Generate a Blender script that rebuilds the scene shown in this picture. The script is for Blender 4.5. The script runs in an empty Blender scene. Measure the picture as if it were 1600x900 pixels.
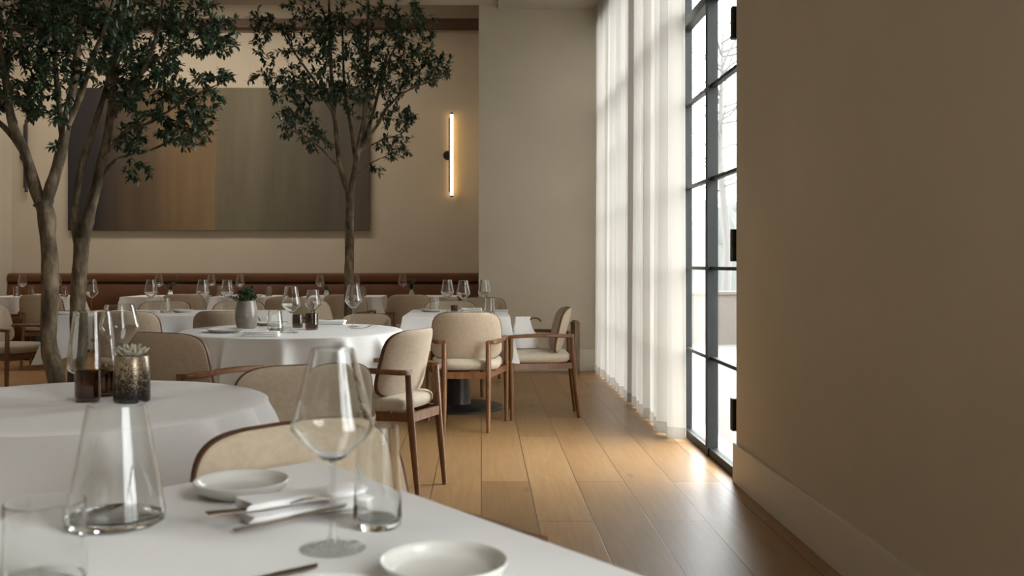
import bpy, bmesh, math, random
from mathutils import Vector, Matrix, noise
R = math.radians
PI = math.pi
col = bpy.context.scene.collection
F, H, VX, VY = 1500.0, 1.14, 752.0, 413.0      # focal length (px of 1600), eye height, vanishing point

def G(px, py, z=0.752):                         # picture point on the level z -> world
    s = (py - VY) / (H - z)
    return Vector(((px - VX) / s, F / s, z))
def D(px, py, Y):                               # picture point at distance Y -> world
    return Vector(((px - VX) * Y / F, Y, H - (py - VY) * Y / F))

# ------------------------------------------------------------------ materials
def mat(name):
    m = bpy.data.materials.new(name); m.use_nodes = True
    nt = m.node_tree
    return m, nt, nt.nodes['Principled BSDF']
def N(nt, t, **kw):
    n = nt.nodes.new(t)
    for k, v in kw.items():
        if k in n.inputs: n.inputs[k].default_value = v
        else: setattr(n, k, v)
    return n
def ramp(nt, stops):
    n = nt.nodes.new('ShaderNodeValToRGB')
    e = n.color_ramp.elements
    while len(e) < len(stops): e.new(0.5)
    for el, (p, c) in zip(e, stops):
        el.position = p; el.color = (*c, 1)
    return n
def coords(nt, scale=(1, 1, 1), rot=(0, 0, 0), loc=(0, 0, 0), kind='Object'):
    t = nt.nodes.new('ShaderNodeTexCoord'); m = nt.nodes.new('ShaderNodeMapping')
    m.inputs['Scale'].default_value = scale; m.inputs['Rotation'].default_value = rot; m.inputs['Location'].default_value = loc
    nt.links.new(t.outputs[kind], m.inputs[0]); return m
def simple(name, c1, c2=None, scale=8.0, rough=0.6, metal=0.0, bump=0.0, stretch=(1, 1, 1), detail=6, spec=0.5, bscale=None, sheen=0.0):
    m, nt, b = mat(name)
    b.inputs['Roughness'].default_value = rough; b.inputs['Metallic'].default_value = metal
    b.inputs['Specular IOR Level'].default_value = spec
    if sheen: b.inputs['Sheen Weight'].default_value = sheen
    mp = coords(nt, stretch)
    nz = N(nt, 'ShaderNodeTexNoise', Scale=scale, Detail=detail)
    nt.links.new(mp.outputs[0], nz.inputs['Vector'])
    rp = ramp(nt, [(0.3, c1), (0.7, c2 or c1)])
    nt.links.new(nz.outputs['Fac'], rp.inputs[0]); nt.links.new(rp.outputs[0], b.inputs['Base Color'])
    if bump:
        n2 = N(nt, 'ShaderNodeTexNoise', Scale=bscale or scale * 6, Detail=3)
        nt.links.new(mp.outputs[0], n2.inputs['Vector'])
        bp = N(nt, 'ShaderNodeBump', Strength=bump, Distance=0.002)
        nt.links.new(n2.outputs['Fac'], bp.inputs['Height']); nt.links.new(bp.outputs[0], b.inputs['Normal'])
    return m
def thin_glass(name, tint=(0.97, 0.98, 0.98), ior=1.5, gain=1.0, rough=0.0, gcol=(1, 1, 1)):
    m, nt, b = mat(name); nt.nodes.remove(b)
    out = nt.nodes['Material Output']
    tr = N(nt, 'ShaderNodeBsdfTransparent', Color=(*tint, 1)); gl = N(nt, 'ShaderNodeBsdfGlossy', Roughness=rough, Color=(*gcol, 1))
    fr = N(nt, 'ShaderNodeFresnel', IOR=ior); ge = nt.nodes.new('ShaderNodeNewGeometry'); io = N(nt, 'ShaderNodeMix', data_type='FLOAT')
    io.inputs[2].default_value = ior; io.inputs[3].default_value = 1 / ior            # same Fresnel from either side of the thin wall
    nt.links.new(ge.outputs['Backfacing'], io.inputs[0]); nt.links.new(io.outputs[0], fr.inputs['IOR']); mx = nt.nodes.new('ShaderNodeMixShader')
    ml = N(nt, 'ShaderNodeMath', operation='MULTIPLY'); ml.inputs[1].default_value = gain; ml.use_clamp = True
    nt.links.new(fr.outputs[0], ml.inputs[0]); nt.links.new(ml.outputs[0], mx.inputs[0])
    nt.links.new(tr.outputs[0], mx.inputs[1]); nt.links.new(gl.outputs[0], mx.inputs[2]); nt.links.new(mx.outputs[0], out.inputs[0])
    return m

M = {}
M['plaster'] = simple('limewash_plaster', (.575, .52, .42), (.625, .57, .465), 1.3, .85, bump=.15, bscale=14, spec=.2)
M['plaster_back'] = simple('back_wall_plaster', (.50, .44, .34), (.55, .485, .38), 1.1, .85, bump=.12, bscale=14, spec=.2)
M['ceil'] = simple('ceiling_paint', (.45, .41, .335), (.49, .44, .37), 1.0, .9)
M['base'] = simple('baseboard_paint', (.66, .61, .52), (.69, .64, .55), 2, .5)
M['steel'] = simple('black_steel', (.010, .012, .012), (.016, .018, .018), 6, .5, spec=.25)
M['black'] = simple('matte_black', (.008, .008, .008), (.014, .013, .012), 10, .5)
M['walnut'] = simple('walnut_wood', (.11, .044, .013), (.215, .093, .031), 7, .38, bump=.1, stretch=(6, 6, 1), bscale=40)
M['beamwood'] = simple('beam_wood', (.07, .04, .022), (.12, .068, .038), 4, .6, stretch=(1, 8, 8))
M['postwood'] = simple('weathered_wood', (.10, .062, .03), (.24, .15, .075), 5, .55, stretch=(5, 5, 1), bump=.3)
M['seatfab'] = simple('cream_upholstery', (.46, .385, .285), (.53, .45, .34), 60, .85, bump=.25, bscale=420, sheen=.2)
M['backfab'] = simple('tan_upholstery', (.43, .345, .24), (.50, .405, .295), 60, .8, bump=.25, bscale=420, sheen=.2)
M['piping'] = simple('brown_trim', (.06, .024, .010), (.12, .05, .022), 12, .4)
M['linen'] = simple('white_linen', (.70, .695, .68), (.75, .745, .73), 5, .85, bump=.06, bscale=500, sheen=.1)
M['napkin'] = simple('napkin_linen', (.80, .79, .78), (.84, .83, .82), 9, .85, bump=.15, bscale=300)
M['porcelain'] = simple('porcelain', (.56, .55, .51), (.61, .60, .56), 12, .18, spec=.5)
M['cutlery'] = simple('bronzed_cutlery', (.20, .16, .12), (.28, .22, .17), 20, .3, metal=1.0)
M['leather'] = simple('cognac_leather', (.078, .027, .008), (.13, .048, .015), 2.5, .45, bump=.25, bscale=60)
M['table'] = simple('dark_table_wood', (.05, .03, .02), (.08, .05, .03), 5, .5, stretch=(1, 6, 1))
M['pedestal'] = simple('bronze_pedestal', (.022, .018, .015), (.035, .03, .026), 8, .42, metal=.3)
M['leaf'] = simple('leaf_green', (.016, .036, .018), (.045, .078, .036), 9, .38, spec=.5)
M['plantleaf'] = simple('table_plant_green', (.03, .055, .022), (.07, .11, .05), 40, .5)
M['sage'] = simple('succulent_sage', (.40, .385, .28), (.54, .51, .40), 60, .6)
M['soil'] = simple('soil', (.03, .02, .014), (.06, .04, .028), 40, .95, bump=.5)
M['ceramic'] = simple('taupe_glaze', (.17, .15, .125), (.27, .245, .21), 10, .3, bump=.05, stretch=(1, 1, 2))
M['planter'] = simple('planter_clay', (.06, .05, .042), (.09, .075, .06), 10, .8)
M['brass'] = simple('dark_brass', (.10, .06, .02), (.14, .09, .03), 8, .35, metal=.9)
M['terrace'] = simple('terrace_stone', (.115, .112, .107), (.14, .136, .13), 1.5, .9)
M['parapet'] = simple('parapet_render', (.10, .088, .078), (.112, .098, .088), 2, .9)
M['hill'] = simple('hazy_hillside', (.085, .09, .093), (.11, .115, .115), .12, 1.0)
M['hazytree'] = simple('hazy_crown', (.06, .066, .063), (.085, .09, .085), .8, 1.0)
M['baretree'] = simple('hazy_bark', (.10, .098, .096), (.125, .122, .119), 3, 1.0)  # distance haze is put into this grey, as in both materials above
m, nt, b = mat('wine_glass'); M['glass'] = m; nt.nodes.remove(b)
gb = N(nt, 'ShaderNodeBsdfGlass', Roughness=0.0, IOR=1.46, Color=(.985, .99, .985, 1)); nt.links.new(gb.outputs[0], nt.nodes['Material Output'].inputs[0])
M['stemglass'] = thin_glass('glass_stem', (.93, .94, .935), 1.5, 1.0)
M['pane'] = thin_glass('window_pane', (.95, .965, .96), 1.45, .8)
M['smoke'] = thin_glass('smoked_glass', (.50, .39, .30), 1.5, 1.3, .03)
# bark
m, nt, b = mat('bark'); M['bark'] = m
mp = coords(nt, (1, 1, .35))
nz = N(nt, 'ShaderNodeTexNoise', Scale=16, Detail=9, Roughness=.65); nt.links.new(mp.outputs[0], nz.inputs['Vector'])
rp = ramp(nt, [(.34, (.025, .018, .010)), (.5, (.10, .072, .041)), (.64, (.24, .18, .11))]); nt.links.new(nz.outputs['Fac'], rp.inputs[0]); nt.links.new(rp.outputs[0], b.inputs['Base Color'])
bp = N(nt, 'ShaderNodeBump', Strength=.6, Distance=.01); nt.links.new(nz.outputs['Fac'], bp.inputs['Height']); nt.links.new(bp.outputs[0], b.inputs['Normal'])
b.inputs['Roughness'].default_value = .85
# oak floor
m, nt, b = mat('oak_planks'); M['floor'] = m
mp = coords(nt, (1, 1, 1), (0, 0, R(90)), (.06, 0, 0))
br = nt.nodes.new('ShaderNodeTexBrick'); br.offset = .37; br.offset_frequency = 2; br.squash = 1
for k, v in {'Scale': 1.0, 'Mortar Size': .0026, 'Mortar Smooth': .3, 'Bias': 0.0, 'Brick Width': 2.1, 'Row Height': .25}.items(): br.inputs[k].default_value = v
br.inputs['Color1'].default_value = (0, 0, 0, 1); br.inputs['Color2'].default_value = (1, 1, 1, 1); br.inputs['Mortar'].default_value = (.5, .5, .5, 1)
nt.links.new(mp.outputs[0], br.inputs['Vector'])
g1 = coords(nt, (14, .9, 1)); gn = N(nt, 'ShaderNodeTexNoise', Scale=3, Detail=8, Roughness=.6, Distortion=.6); nt.links.new(g1.outputs[0], gn.inputs['Vector'])
g2 = coords(nt, (2.2, .8, 1)); kn = N(nt, 'ShaderNodeTexVoronoi', Scale=1.5); nt.links.new(g2.outputs[0], kn.inputs['Vector'])
kr = ramp(nt, [(.02, (1, 1, 1)), (.085, (0, 0, 0))]); nt.links.new(kn.outputs['Distance'], kr.inputs[0])
pl = ramp(nt, [(0, (.25, .138, .054)), (.5, (.315, .178, .074)), (1, (.37, .222, .10))]); nt.links.new(br.outputs['Color'], pl.inputs[0])
gr = ramp(nt, [(.3, (.80, .76, .70)), (.7, (1.1, 1.1, 1.1))]); nt.links.new(gn.outputs['Fac'], gr.inputs[0])
mu = N(nt, 'ShaderNodeMix', data_type='RGBA', blend_type='MULTIPLY'); mu.inputs[0].default_value = .8
nt.links.new(pl.outputs[0], mu.inputs[6]); nt.links.new(gr.outputs[0], mu.inputs[7])
k2 = N(nt, 'ShaderNodeMix', data_type='RGBA'); k2.inputs[7].default_value = (.09, .05, .025, 1)
km = N(nt, 'ShaderNodeMath', operation='MULTIPLY'); km.inputs[1].default_value = .7
nt.links.new(kr.outputs[0], km.inputs[0]); nt.links.new(km.outputs[0], k2.inputs[0]); nt.links.new(mu.outputs[2], k2.inputs[6])
mo = N(nt, 'ShaderNodeMix', data_type='RGBA'); mo.inputs[7].default_value = (.06, .032, .015, 1)
nt.links.new(br.outputs['Fac'], mo.inputs[0]); nt.links.new(k2.outputs[2], mo.inputs[6]); nt.links.new(mo.outputs[2], b.inputs['Base Color'])
b.inputs['Roughness'].default_value = .37
bp = N(nt, 'ShaderNodeBump', Strength=.12, Distance=.002); nt.links.new(gn.outputs['Fac'], bp.inputs['Height'])
bp2 = N(nt, 'ShaderNodeBump', Strength=.5, Distance=.002, invert=True); nt.links.new(br.outputs['Fac'], bp2.inputs['Height']); nt.links.new(bp.outputs[0], bp2.inputs['Normal'])
nt.links.new(bp2.outputs[0], b.inputs['Normal'])
# sheer curtain
def sheer(name, through):
    m, nt, b = mat(name); nt.nodes.remove(b); out = nt.nodes['Material Output']
    wv = N(nt, 'ShaderNodeTexNoise', Scale=5, Detail=2); mp = coords(nt, (1, 1, .05)); nt.links.new(mp.outputs[0], wv.inputs['Vector'])
    rp = ramp(nt, [(.3, (.24, .23, .213)), (.7, (.33, .318, .296))]); nt.links.new(wv.outputs['Fac'], rp.inputs[0])
    tl = N(nt, 'ShaderNodeBsdfTranslucent'); df = N(nt, 'ShaderNodeBsdfDiffuse'); tr = N(nt, 'ShaderNodeBsdfTransparent', Color=(.95, .94, .92, 1))
    nt.links.new(rp.outputs[0], tl.inputs['Color']); df.inputs['Color'].default_value = (.82, .77, .69, 1)
    m1 = nt.nodes.new('ShaderNodeMixShader'); m1.inputs[0].default_value = .48; m2 = nt.nodes.new('ShaderNodeMixShader'); m2.inputs[0].default_value = through
    nt.links.new(tl.outputs[0], m1.inputs[1]); nt.links.new(df.outputs[0], m1.inputs[2]); nt.links.new(m1.outputs[0], m2.inputs[1]); nt.links.new(tr.outputs[0], m2.inputs[2])
    nt.links.new(m2.outputs[0], out.inputs[0]); return m
M['sheer'] = sheer('sheer_voile', .03); M['hem'] = sheer('voile_hem', .6)
# mercury glass vase
m, nt, b = mat('mottled_mercury_glass'); M['mercury'] = m
mp = coords(nt, (1, 1, 1)); vo = N(nt, 'ShaderNodeTexNoise', Scale=85, Detail=5, Roughness=.7, Distortion=1.5); nt.links.new(mp.outputs[0], vo.inputs['Vector'])
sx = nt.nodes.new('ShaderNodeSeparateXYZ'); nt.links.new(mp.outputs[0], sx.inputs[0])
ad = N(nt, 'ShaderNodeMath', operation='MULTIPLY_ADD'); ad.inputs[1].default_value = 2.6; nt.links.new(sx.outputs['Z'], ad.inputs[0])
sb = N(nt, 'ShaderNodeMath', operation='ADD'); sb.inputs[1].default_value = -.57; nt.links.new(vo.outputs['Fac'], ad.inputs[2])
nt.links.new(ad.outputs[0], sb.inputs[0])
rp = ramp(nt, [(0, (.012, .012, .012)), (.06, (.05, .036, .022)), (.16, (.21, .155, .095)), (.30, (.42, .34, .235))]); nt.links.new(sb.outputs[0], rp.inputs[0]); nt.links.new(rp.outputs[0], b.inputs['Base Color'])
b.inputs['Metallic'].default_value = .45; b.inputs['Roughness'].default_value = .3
# painting
m, nt, b = mat('colour_field_canvas'); M['canvas'] = m
tc = nt.nodes.new('ShaderNodeTexCoord'); sx = nt.nodes.new('ShaderNodeSeparateXYZ'); nt.links.new(tc.outputs['Object'], sx.inputs[0])
mr = N(nt, 'ShaderNodeMapRange'); mr.inputs[1].default_value = -2.04; mr.inputs[2].default_value = 2.04; nt.links.new(sx.outputs['X'], mr.inputs[0])
mp = coords(nt, (2.4, 1, .30)); nz = N(nt, 'ShaderNodeTexNoise', Scale=1.6, Detail=9, Roughness=.65); nt.links.new(mp.outputs[0], nz.inputs['Vector'])
wa = N(nt, 'ShaderNodeMath', operation='MULTIPLY_ADD'); wa.inputs[1].default_value = .05; nt.links.new(nz.outputs['Fac'], wa.inputs[0]); 
s2 = N(nt, 'ShaderNodeMath', operation='ADD'); s2.inputs[1].default_value = -.03; nt.links.new(mr.outputs[0], s2.inputs[0]); nt.links.new(s2.outputs[0], wa.inputs[2])
rp = ramp(nt, [(0, (.018, .016, .016)), (.09, (.022, .019, .018)), (.17, (.085, .058, .034)), (.28, (.12, .08, .042)), (.36, (.21, .135, .062)), (.485, (.225, .15, .075)), (.4905, (.155, .135, .082)), (.60, (.17, .148, .095)), (.72, (.135, .118, .076)), (.86, (.115, .092, .064)), (1, (.095, .072, .052))])
nt.links.new(wa.outputs[0], rp.inputs[0])
n2 = N(nt, 'ShaderNodeTexNoise', Scale=1.3, Detail=9, Roughness=.62); nt.links.new(mp.outputs[0], n2.inputs['Vector'])
r2 = ramp(nt, [(.3, (.66, .66, .65)), (.7, (1.02, 1.01, 1.0))]); nt.links.new(n2.outputs['Fac'], r2.inputs[0])
mu = N(nt, 'ShaderNodeMix', data_type='RGBA', blend_type='MULTIPLY'); mu.inputs[0].default_value = 1
nt.links.new(rp.outputs[0], mu.inputs[6]); nt.links.new(r2.outputs[0], mu.inputs[7]); nt.links.new(mu.outputs[2], b.inputs['Base Color']); b.inputs['Roughness'].default_value = .75
# lamp tube
m, nt, b = mat('lamp_glow'); M['glow'] = m
b.inputs['Base Color'].default_value = (.9, .8, .6, 1); b.inputs['Emission Color'].default_value = (1, .66, .28, 1); b.inputs['Emission Strength'].default_value = 4.5
M['unlit'] = simple('unlit_tube', (.03, .028, .025), (.045, .04, .035), 5, .3)

# ------------------------------------------------------------------ geometry helpers
class MB:
    def __init__(s): s.v, s.f = [], []
    def add(s, vs, fs):
        o = len(s.v); s.v += [tuple(p) for p in vs]; s.f += [tuple(i + o for i in q) for q in fs]; return s
    def box(s, x0, x1, y0, y1, z0, z1):
        vs = [(x, y, z) for z in (z0, z1) for y in (y0, y1) for x in (x0, x1)]
        return s.add(vs, [(0, 2, 3, 1), (4, 5, 7, 6), (0, 1, 5, 4), (2, 6, 7, 3), (0, 4, 6, 2), (1, 3, 7, 5)])
    def lathe(s, prof, n=48, c=(0, 0, 0)):
        vs, fs = [], []
        for r, z in prof:
            for i in range(n):
                a = 2 * PI * i / n; vs.append((c[0] + r * math.cos(a), c[1] + r * math.sin(a), c[2] + z))
        for j in range(len(prof) - 1):
            for i in range(n):
                k = (i + 1) % n; fs.append((j * n + i, j * n + k, (j + 1) * n + k, (j + 1) * n + i))
        return s.add(vs, fs)
    def tube(s, pts, rad, n=8, cap=True, flat=None):
        pts = [Vector(p) for p in pts]; m = len(pts)
        if not hasattr(rad, '__len__'): rad = [rad] * m
        t0 = (pts[1] - pts[0]).normalized(); up = Vector((0, 0, 1)) if abs(t0.z) < .9 else Vector((0, 1, 0))
        u = t0.cross(up).normalized(); vs, fs = [], []
        for i, p in enumerate(pts):
            t = (pts[min(i + 1, m - 1)] - pts[max(i - 1, 0)]).normalized()
            u = (u - t * u.dot(t)).normalized(); w = t.cross(u)
            for k in range(n):
                a = 2 * PI * k / n; q = rad[i]
                vs.append(p + (u * math.cos(a) * q + w * math.sin(a) * q * (flat or 1)))
        for j in range(m - 1):
            for k in range(n):
                l = (k + 1) % n; fs.append((j * n + k, j * n + l, (j + 1) * n + l, (j + 1) * n + k))
        if cap: fs += [tuple(range(n))[::-1], tuple(range((m - 1) * n, m * n))]
        return s.add(vs, fs)
    def grid(s, fn, nu, nv):
        vs = [fn(i / nu, j / nv) for j in range(nv + 1) for i in range(nu + 1)]; w = nu + 1
        return s.add(vs, [(j * w + i, j * w + i + 1, (j + 1) * w + i + 1, (j + 1) * w + i) for j in range(nv) for i in range(nu)])
    def loft(s, rings, cap=True, closed=True):
        n = len(rings[0]); vs = [p for r in rings for p in r]; fs = []
        for j in range(len(rings) - 1):
            for k in range(n if closed else n - 1):
                l = (k + 1) % n; fs.append((j * n + k, j * n + l, (j + 1) * n + l, (j + 1) * n + k))
        if cap: fs += [tuple(range(n))[::-1], tuple(range((len(rings) - 1) * n, len(rings) * n))]
        return s.add(vs, fs)
def obj(name, mb, m, parent=None, smooth=True, bevel=0.0, loc=None, solid=0.0, sub=0, kind=None):
    me = bpy.data.meshes.new(name); me.from_pydata(mb.v, [], mb.f)
    bm = bmesh.new(); bm.from_mesh(me); bmesh.ops.remove_doubles(bm, verts=bm.verts, dist=1e-6)
    bmesh.ops.recalc_face_normals(bm, faces=bm.faces)
    if bevel: bmesh.ops.bevel(bm, geom=bm.edges[:], offset=bevel, segments=2, profile=.6, affect='EDGES')
    bm.to_mesh(me); bm.free()
    me.materials.append(M[m] if isinstance(m, str) else m)
    for p in me.polygons: p.use_smooth = smooth
    if smooth: me.set_sharp_from_angle(angle=R(42))
    o = bpy.data.objects.new(name, me); col.objects.link(o)
    if parent: o.parent = parent
    if loc is not None: o.location = loc
    if solid: mo = o.modifiers.new('s', 'SOLIDIFY'); mo.thickness = solid; mo.offset = 0
    if sub: mo = o.modifiers.new('d', 'SUBSURF'); mo.levels = mo.render_levels = sub
    if kind: o['kind'] = kind
    return o
def tag(o, label, cat, group=None):
    o['label'] = label; o['category'] = cat
    if group: o['group'] = group
    return o
def thing(name, label, cat, loc, rz=0.0, group=None):
    o = bpy.data.objects.new(name, None); col.objects.link(o); o.empty_display_size = .1
    o.location = loc; o.rotation_euler = (0, 0, rz); return tag(o, label, cat, group)
def dup(o, loc, rz, label, group=None, scale=None):
    c = o.copy(); col.objects.link(c); c.location = loc; c.rotation_euler = (0, 0, rz); c['label'] = label
    if group: c['group'] = group
    if scale: c.scale = scale
    for ch in o.children:
        k = ch.copy(); col.objects.link(k); k.parent = c
        for g in ch.children:
            q = g.copy(); col.objects.link(q); q.parent = k
    return c
def struct(name, mb, m, parent=None, **kw):
    return obj(name, mb, m, parent, kind='structure', **kw)

# ------------------------------------------------------------------ the room
XL, XR, YB, YF = -6.38, 1.334, 13.04, -3.2      # left wall, right wall face, back wall, wall behind the camera
XW = 1.37                                        # glazing plane
struct('floor', MB().box(XL - .2, XR + .25, YF - .2, YB + .2, -.1, 0), 'floor', smooth=False)
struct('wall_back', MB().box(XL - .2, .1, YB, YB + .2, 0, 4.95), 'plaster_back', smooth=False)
struct('wall_left', MB().box(XL - .2, XL, YF - .2, YB, 0, 4.95), 'plaster', smooth=False)
struct('wall_rear', MB().box(XL, XR + .25, YF - .2, YF, 0, 4.2), 'plaster', smooth=False)
struct('wall_return', MB().box(-.027, XR + .25, 10.24, YB + .2, 0, 4.95), 'plaster', smooth=False)
w = MB().box(XR, XR + .25, .75, 5.02, 0, 4.2).box(XR, XR + .25, YF, -1.0, 0, 4.2)
w.box(XR, XR + .25, -1.0, .75, 3.45, 4.2).box(XR, XR + .25, 5.02, 10.24, 3.70, 4.2)
w.box(XR + .12, XR + .25, 7.72, 7.98, 0, 3.70).box(XR, XR + .25, 10.12, 10.24, 0, 3.70)
struct('wall_right', w, 'plaster', smooth=False)
struct('baseboard_right', MB().box(1.316, XR, .75, 5.03, 0, .205), 'base', smooth=False, bevel=.004)
struct('baseboard_return', MB().box(-.027, XR, 10.222, 10.24, 0, .235), 'base', smooth=False, bevel=.004)
struct('ceiling', MB().box(XL, XR + .25, YF, 10.24, 3.905, 4.2).box(XL - .2, .1, 10.0, YB + .2, 4.75, 4.95).box(XL, .0, 10.06, 10.23, 4.1, 4.95), 'ceil', smooth=False)
struct('trim_soffit', MB().box(.177, XR + .2, YF, 10.24, 3.86, 3.92), 'ceil', smooth=False)
struct('beam_back', MB().box(XL, -.02, YB - .16, YB, 4.32, 4.44), 'beamwood', smooth=False, bevel=.006)

# steel glazing
def glazing(name, y0, y1, verts, rows, ztop, hinge_y=None):
    x0, x1 = XW - .02, XW + .035
    f = MB()
    f.box(x0, x1, y0, y1, 0, .05).box(x0, x1, y0, y1, ztop - .05, ztop).box(x0 - .008, x1, y0, y1, 2.70, 2.76)
    f.box(x0, x1, y0, y0 + .035, 0, ztop).box(x0, x1, y1 - .035, y1, 0, ztop)
    for y in verts: f.box(x0 - .008, x1, y - .027, y + .027, .0, ztop)
    root = struct(name, f, 'steel', smooth=False)
    mu = MB()
    ys = [y0 + .035] + [q for y in verts for q in (y - .027, y + .027)] + [y1 - .035]
    for a, b_ in zip(ys[::2], ys[1::2]):
        for z in rows: mu.box(XW - .012, XW + .022, a, b_, z - .010, z + .010)
    struct('muntin', mu, 'steel', root, smooth=False)
    for a, b_ in zip(ys[::2], ys[1::2]):
        struct('pane', MB().box(XW + .002, XW + .008, a, b_, .05, ztop - .05), 'pane', root, smooth=False)
    if hinge_y:
        for z in (.35, 1.24, 2.41):
            struct('hinge', MB().box(x0 - .034, x0, hinge_y, hinge_y + .05, z - .085, z + .085), 'black', root, smooth=False, bevel=.005)
    return root
glazing('window_1', 5.02, 7.72, (5.72, 6.42, 7.1), (.582, 1.116, 1.647, 2.197), 3.70, 5.03)
glazing('window_2', 7.98, 10.12, (8.8, 9.46), (.582, 1.116, 1.647, 2.197), 3.70)
glazing('window_3', -1.0, .75, (-.4, .2), (.582, 1.116, 1.647, 2.197), 3.45)

# sheer curtains
def curtain(y0, y1, label, seed, name='sheer_curtain'):
    rnd = random.Random(seed); nf = max(4, round((y1 - y0) / .21)); n = nf * 12
    ph = [rnd.uniform(-.5, .5) for _ in range(40)]; am = [rnd.uniform(.6, 1.3) for _ in range(40)]
    def X(u, v):
        k = u * nf; i = int(k) % 40; j = (i + 1) % 40; t = k - int(k); t = t * t * (3 - 2 * t)
        a = am[i] * (1 - t) + am[j] * t; p = ph[i] * (1 - t) + ph[j] * t
        return 1.25 + .046 * a * math.cos(2 * PI * k + p * .9 + .25 * math.sin(v * 3 + i)) * (0.85 + .3 * v) + .013 * math.sin(2 * PI * 2.3 * k + 1)
    def fn(u, v, off=0):
        z = 3.855 - v * 3.84
        return (X(u, v) - off, y0 + (y1 - y0) * u + .012 * math.sin(2 * PI * nf * u * .5 + 2 * v), z)
    root = obj(name, MB().grid(lambda u, v: fn(u, v), n, 24), 'sheer')
    tag(root, label, 'curtain', 'sheer curtains along the window wall')
    def hem(u, v):
        p = fn(u, .985 + .015 * v - .015 * 0); return (p[0] - .003, p[1], .015 + .075 * (1 - v))
    obj('hem', MB().grid(hem, n, 2), 'hem', root)
    return root
curtain(7.95, 10.13, 'white sheer floor length curtain in the far corner beside the return wall', 3)
curtain(6.14, 7.94, 'white sheer floor length curtain hanging next to the uncovered steel framed door', 8)

# outside
struct('terrace', MB().box(XR + .25, 12, -6, 14.2, -.12, -.03), 'terrace', smooth=False)
tag(obj('parapet', MB().box(1.9, 12, 14.0, 14.25, -.03, .70).box(1.86, 12, 13.97, 14.28, .70, .745), 'parapet', smooth=False, loc=(0, 0, 0)), 'low pale rendered parapet wall at the far end of the terrace outside', 'wall')
hb = MB().grid(lambda u, v: (-40 + 240 * u, 110 + 40 * v, -20 + (20 + 8.5 + 3.2 * math.sin(u * 9 + 1) + 1.6 * math.sin(u * 23)) * math.sin(v * PI / 2) ** .8), 60, 10)
struct('hills', hb, 'hill')
rnd = random.Random(5)
def crown(name, c, rx, rz, label):
    vs = MB(); n1, n2 = 20, 12
    def fn(u, v):
        a = 2 * PI * u; t = PI * v; d = Vector((math.sin(t) * math.cos(a), math.sin(t) * math.sin(a), math.cos(t)))
        q = 1 + .45 * noise.noise(d * 2.2 + Vector(c))
        return (d.x * rx * q, d.y * rx * q, rz + 1.0 + d.z * rz * q)
    r = thing(name, label, 'tree', (c[0], c[1], c[2]), group='hazy trees beyond the terrace')
    obj('foliage', MB().grid(fn, n1, n2), 'hazytree', r); obj('trunk', MB().tube([(0, 0, 0), (0, 0, rz)], .2, 8), 'hazytree', r)
crown('distant_tree', (11.3, 46, -4.5), 2.3, 3.6, 'hazy grey tree crown seen through the door glass beyond the parapet')
crown('distant_tree', (13.6, 52, -5.2), 2.6, 3.9, 'hazy tree crown right of the other one, next to the hinge')
bt = thing('bare_tree', 'leafless tree outside with thin branches showing in the upper door panes', 'tree', (3.95, 15.6, -.1))
bm_ = MB().tube([(0, 0, 0), (.05, 0, 1.5), (-.05, .1, 3.0), (.0, .1, 5.2)], [.09, .07, .05, .012], 8)
rb = random.Random(11)
for i in range(34):
    z = rb.uniform(2.4, 4.9); a = rb.uniform(0, 2 * PI); L = rb.uniform(.7, 1.8); p = Vector((-.03, .1, z)); pts = [p]
    d = Vector((math.cos(a), math.sin(a) * .6, .5)).normalized()
    for k in range(6):
        d = (d + Vector((rb.uniform(-.3, .3), rb.uniform(-.3, .3), rb.uniform(-.35, .3)))).normalized(); pts.append(pts[-1] + d * L / 6)
    bm_.tube(pts, [.022 * (1 - k / 7.5) for k in range(7)], 5)
obj('branches', bm_, 'baretree', bt)

# ------------------------------------------------------------------ wall objects
pc = D(342.5, 249, YB - .03); hw, hh = 469 / 2 * YB / F, 111 * YB / F
pt = tag(obj('painting', MB().box(-hw, hw, -.03, .03, -hh, hh), 'canvas', smooth=False, bevel=.004, loc=(pc.x, YB - .032, pc.z)), 'large abstract painting of vertical ochre, olive and charcoal bands on the back wall', 'painting')
def sconce(px, py, hpx, lit, label):
    p = D(px, py, YB); L = hpx * YB / F; g = 'wall sconces on the back wall'
    r = thing('wall_sconce', label, 'lamp', (p.x, YB, p.z), 0, g)
    o = obj('wall_plate', MB().lathe([(0, 0), (.062, 0), (.062, .02), (.055, .028), (0, .028)], 32), 'black', r); o.rotation_euler = (R(90), 0, 0); o.location = (-.055, 0, 0)
    obj('backing_rod', MB().tube([(-.03, -.065, -L * .44), (-.03, -.065, L * .44)], .012, 12).box(-.07, -.01, -.075, -.02, -.03, .03), 'black', r)
    tb = obj('tube', MB().tube([(0, -.075, -L / 2 + .02), (0, -.075, L / 2 - .02)], .020, 20), 'glow' if lit else 'unlit', r)
    obj('end_cap', MB().tube([(0, -.075, L / 2 - .022), (0, -.075, L / 2)], .0215, 20), 'brass', r); obj('end_cap', MB().tube([(0, -.075, -L / 2), (0, -.075, -L / 2 + .022)], .0215, 20), 'brass', r)
    return r
sconce(706, 243, 131, True, 'lit slim vertical tube sconce right of the painting, by the alcove corner')
sconce(45, 245, 112, False, 'unlit dark tube sconce left of the painting, behind the tree trunks')

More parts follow.
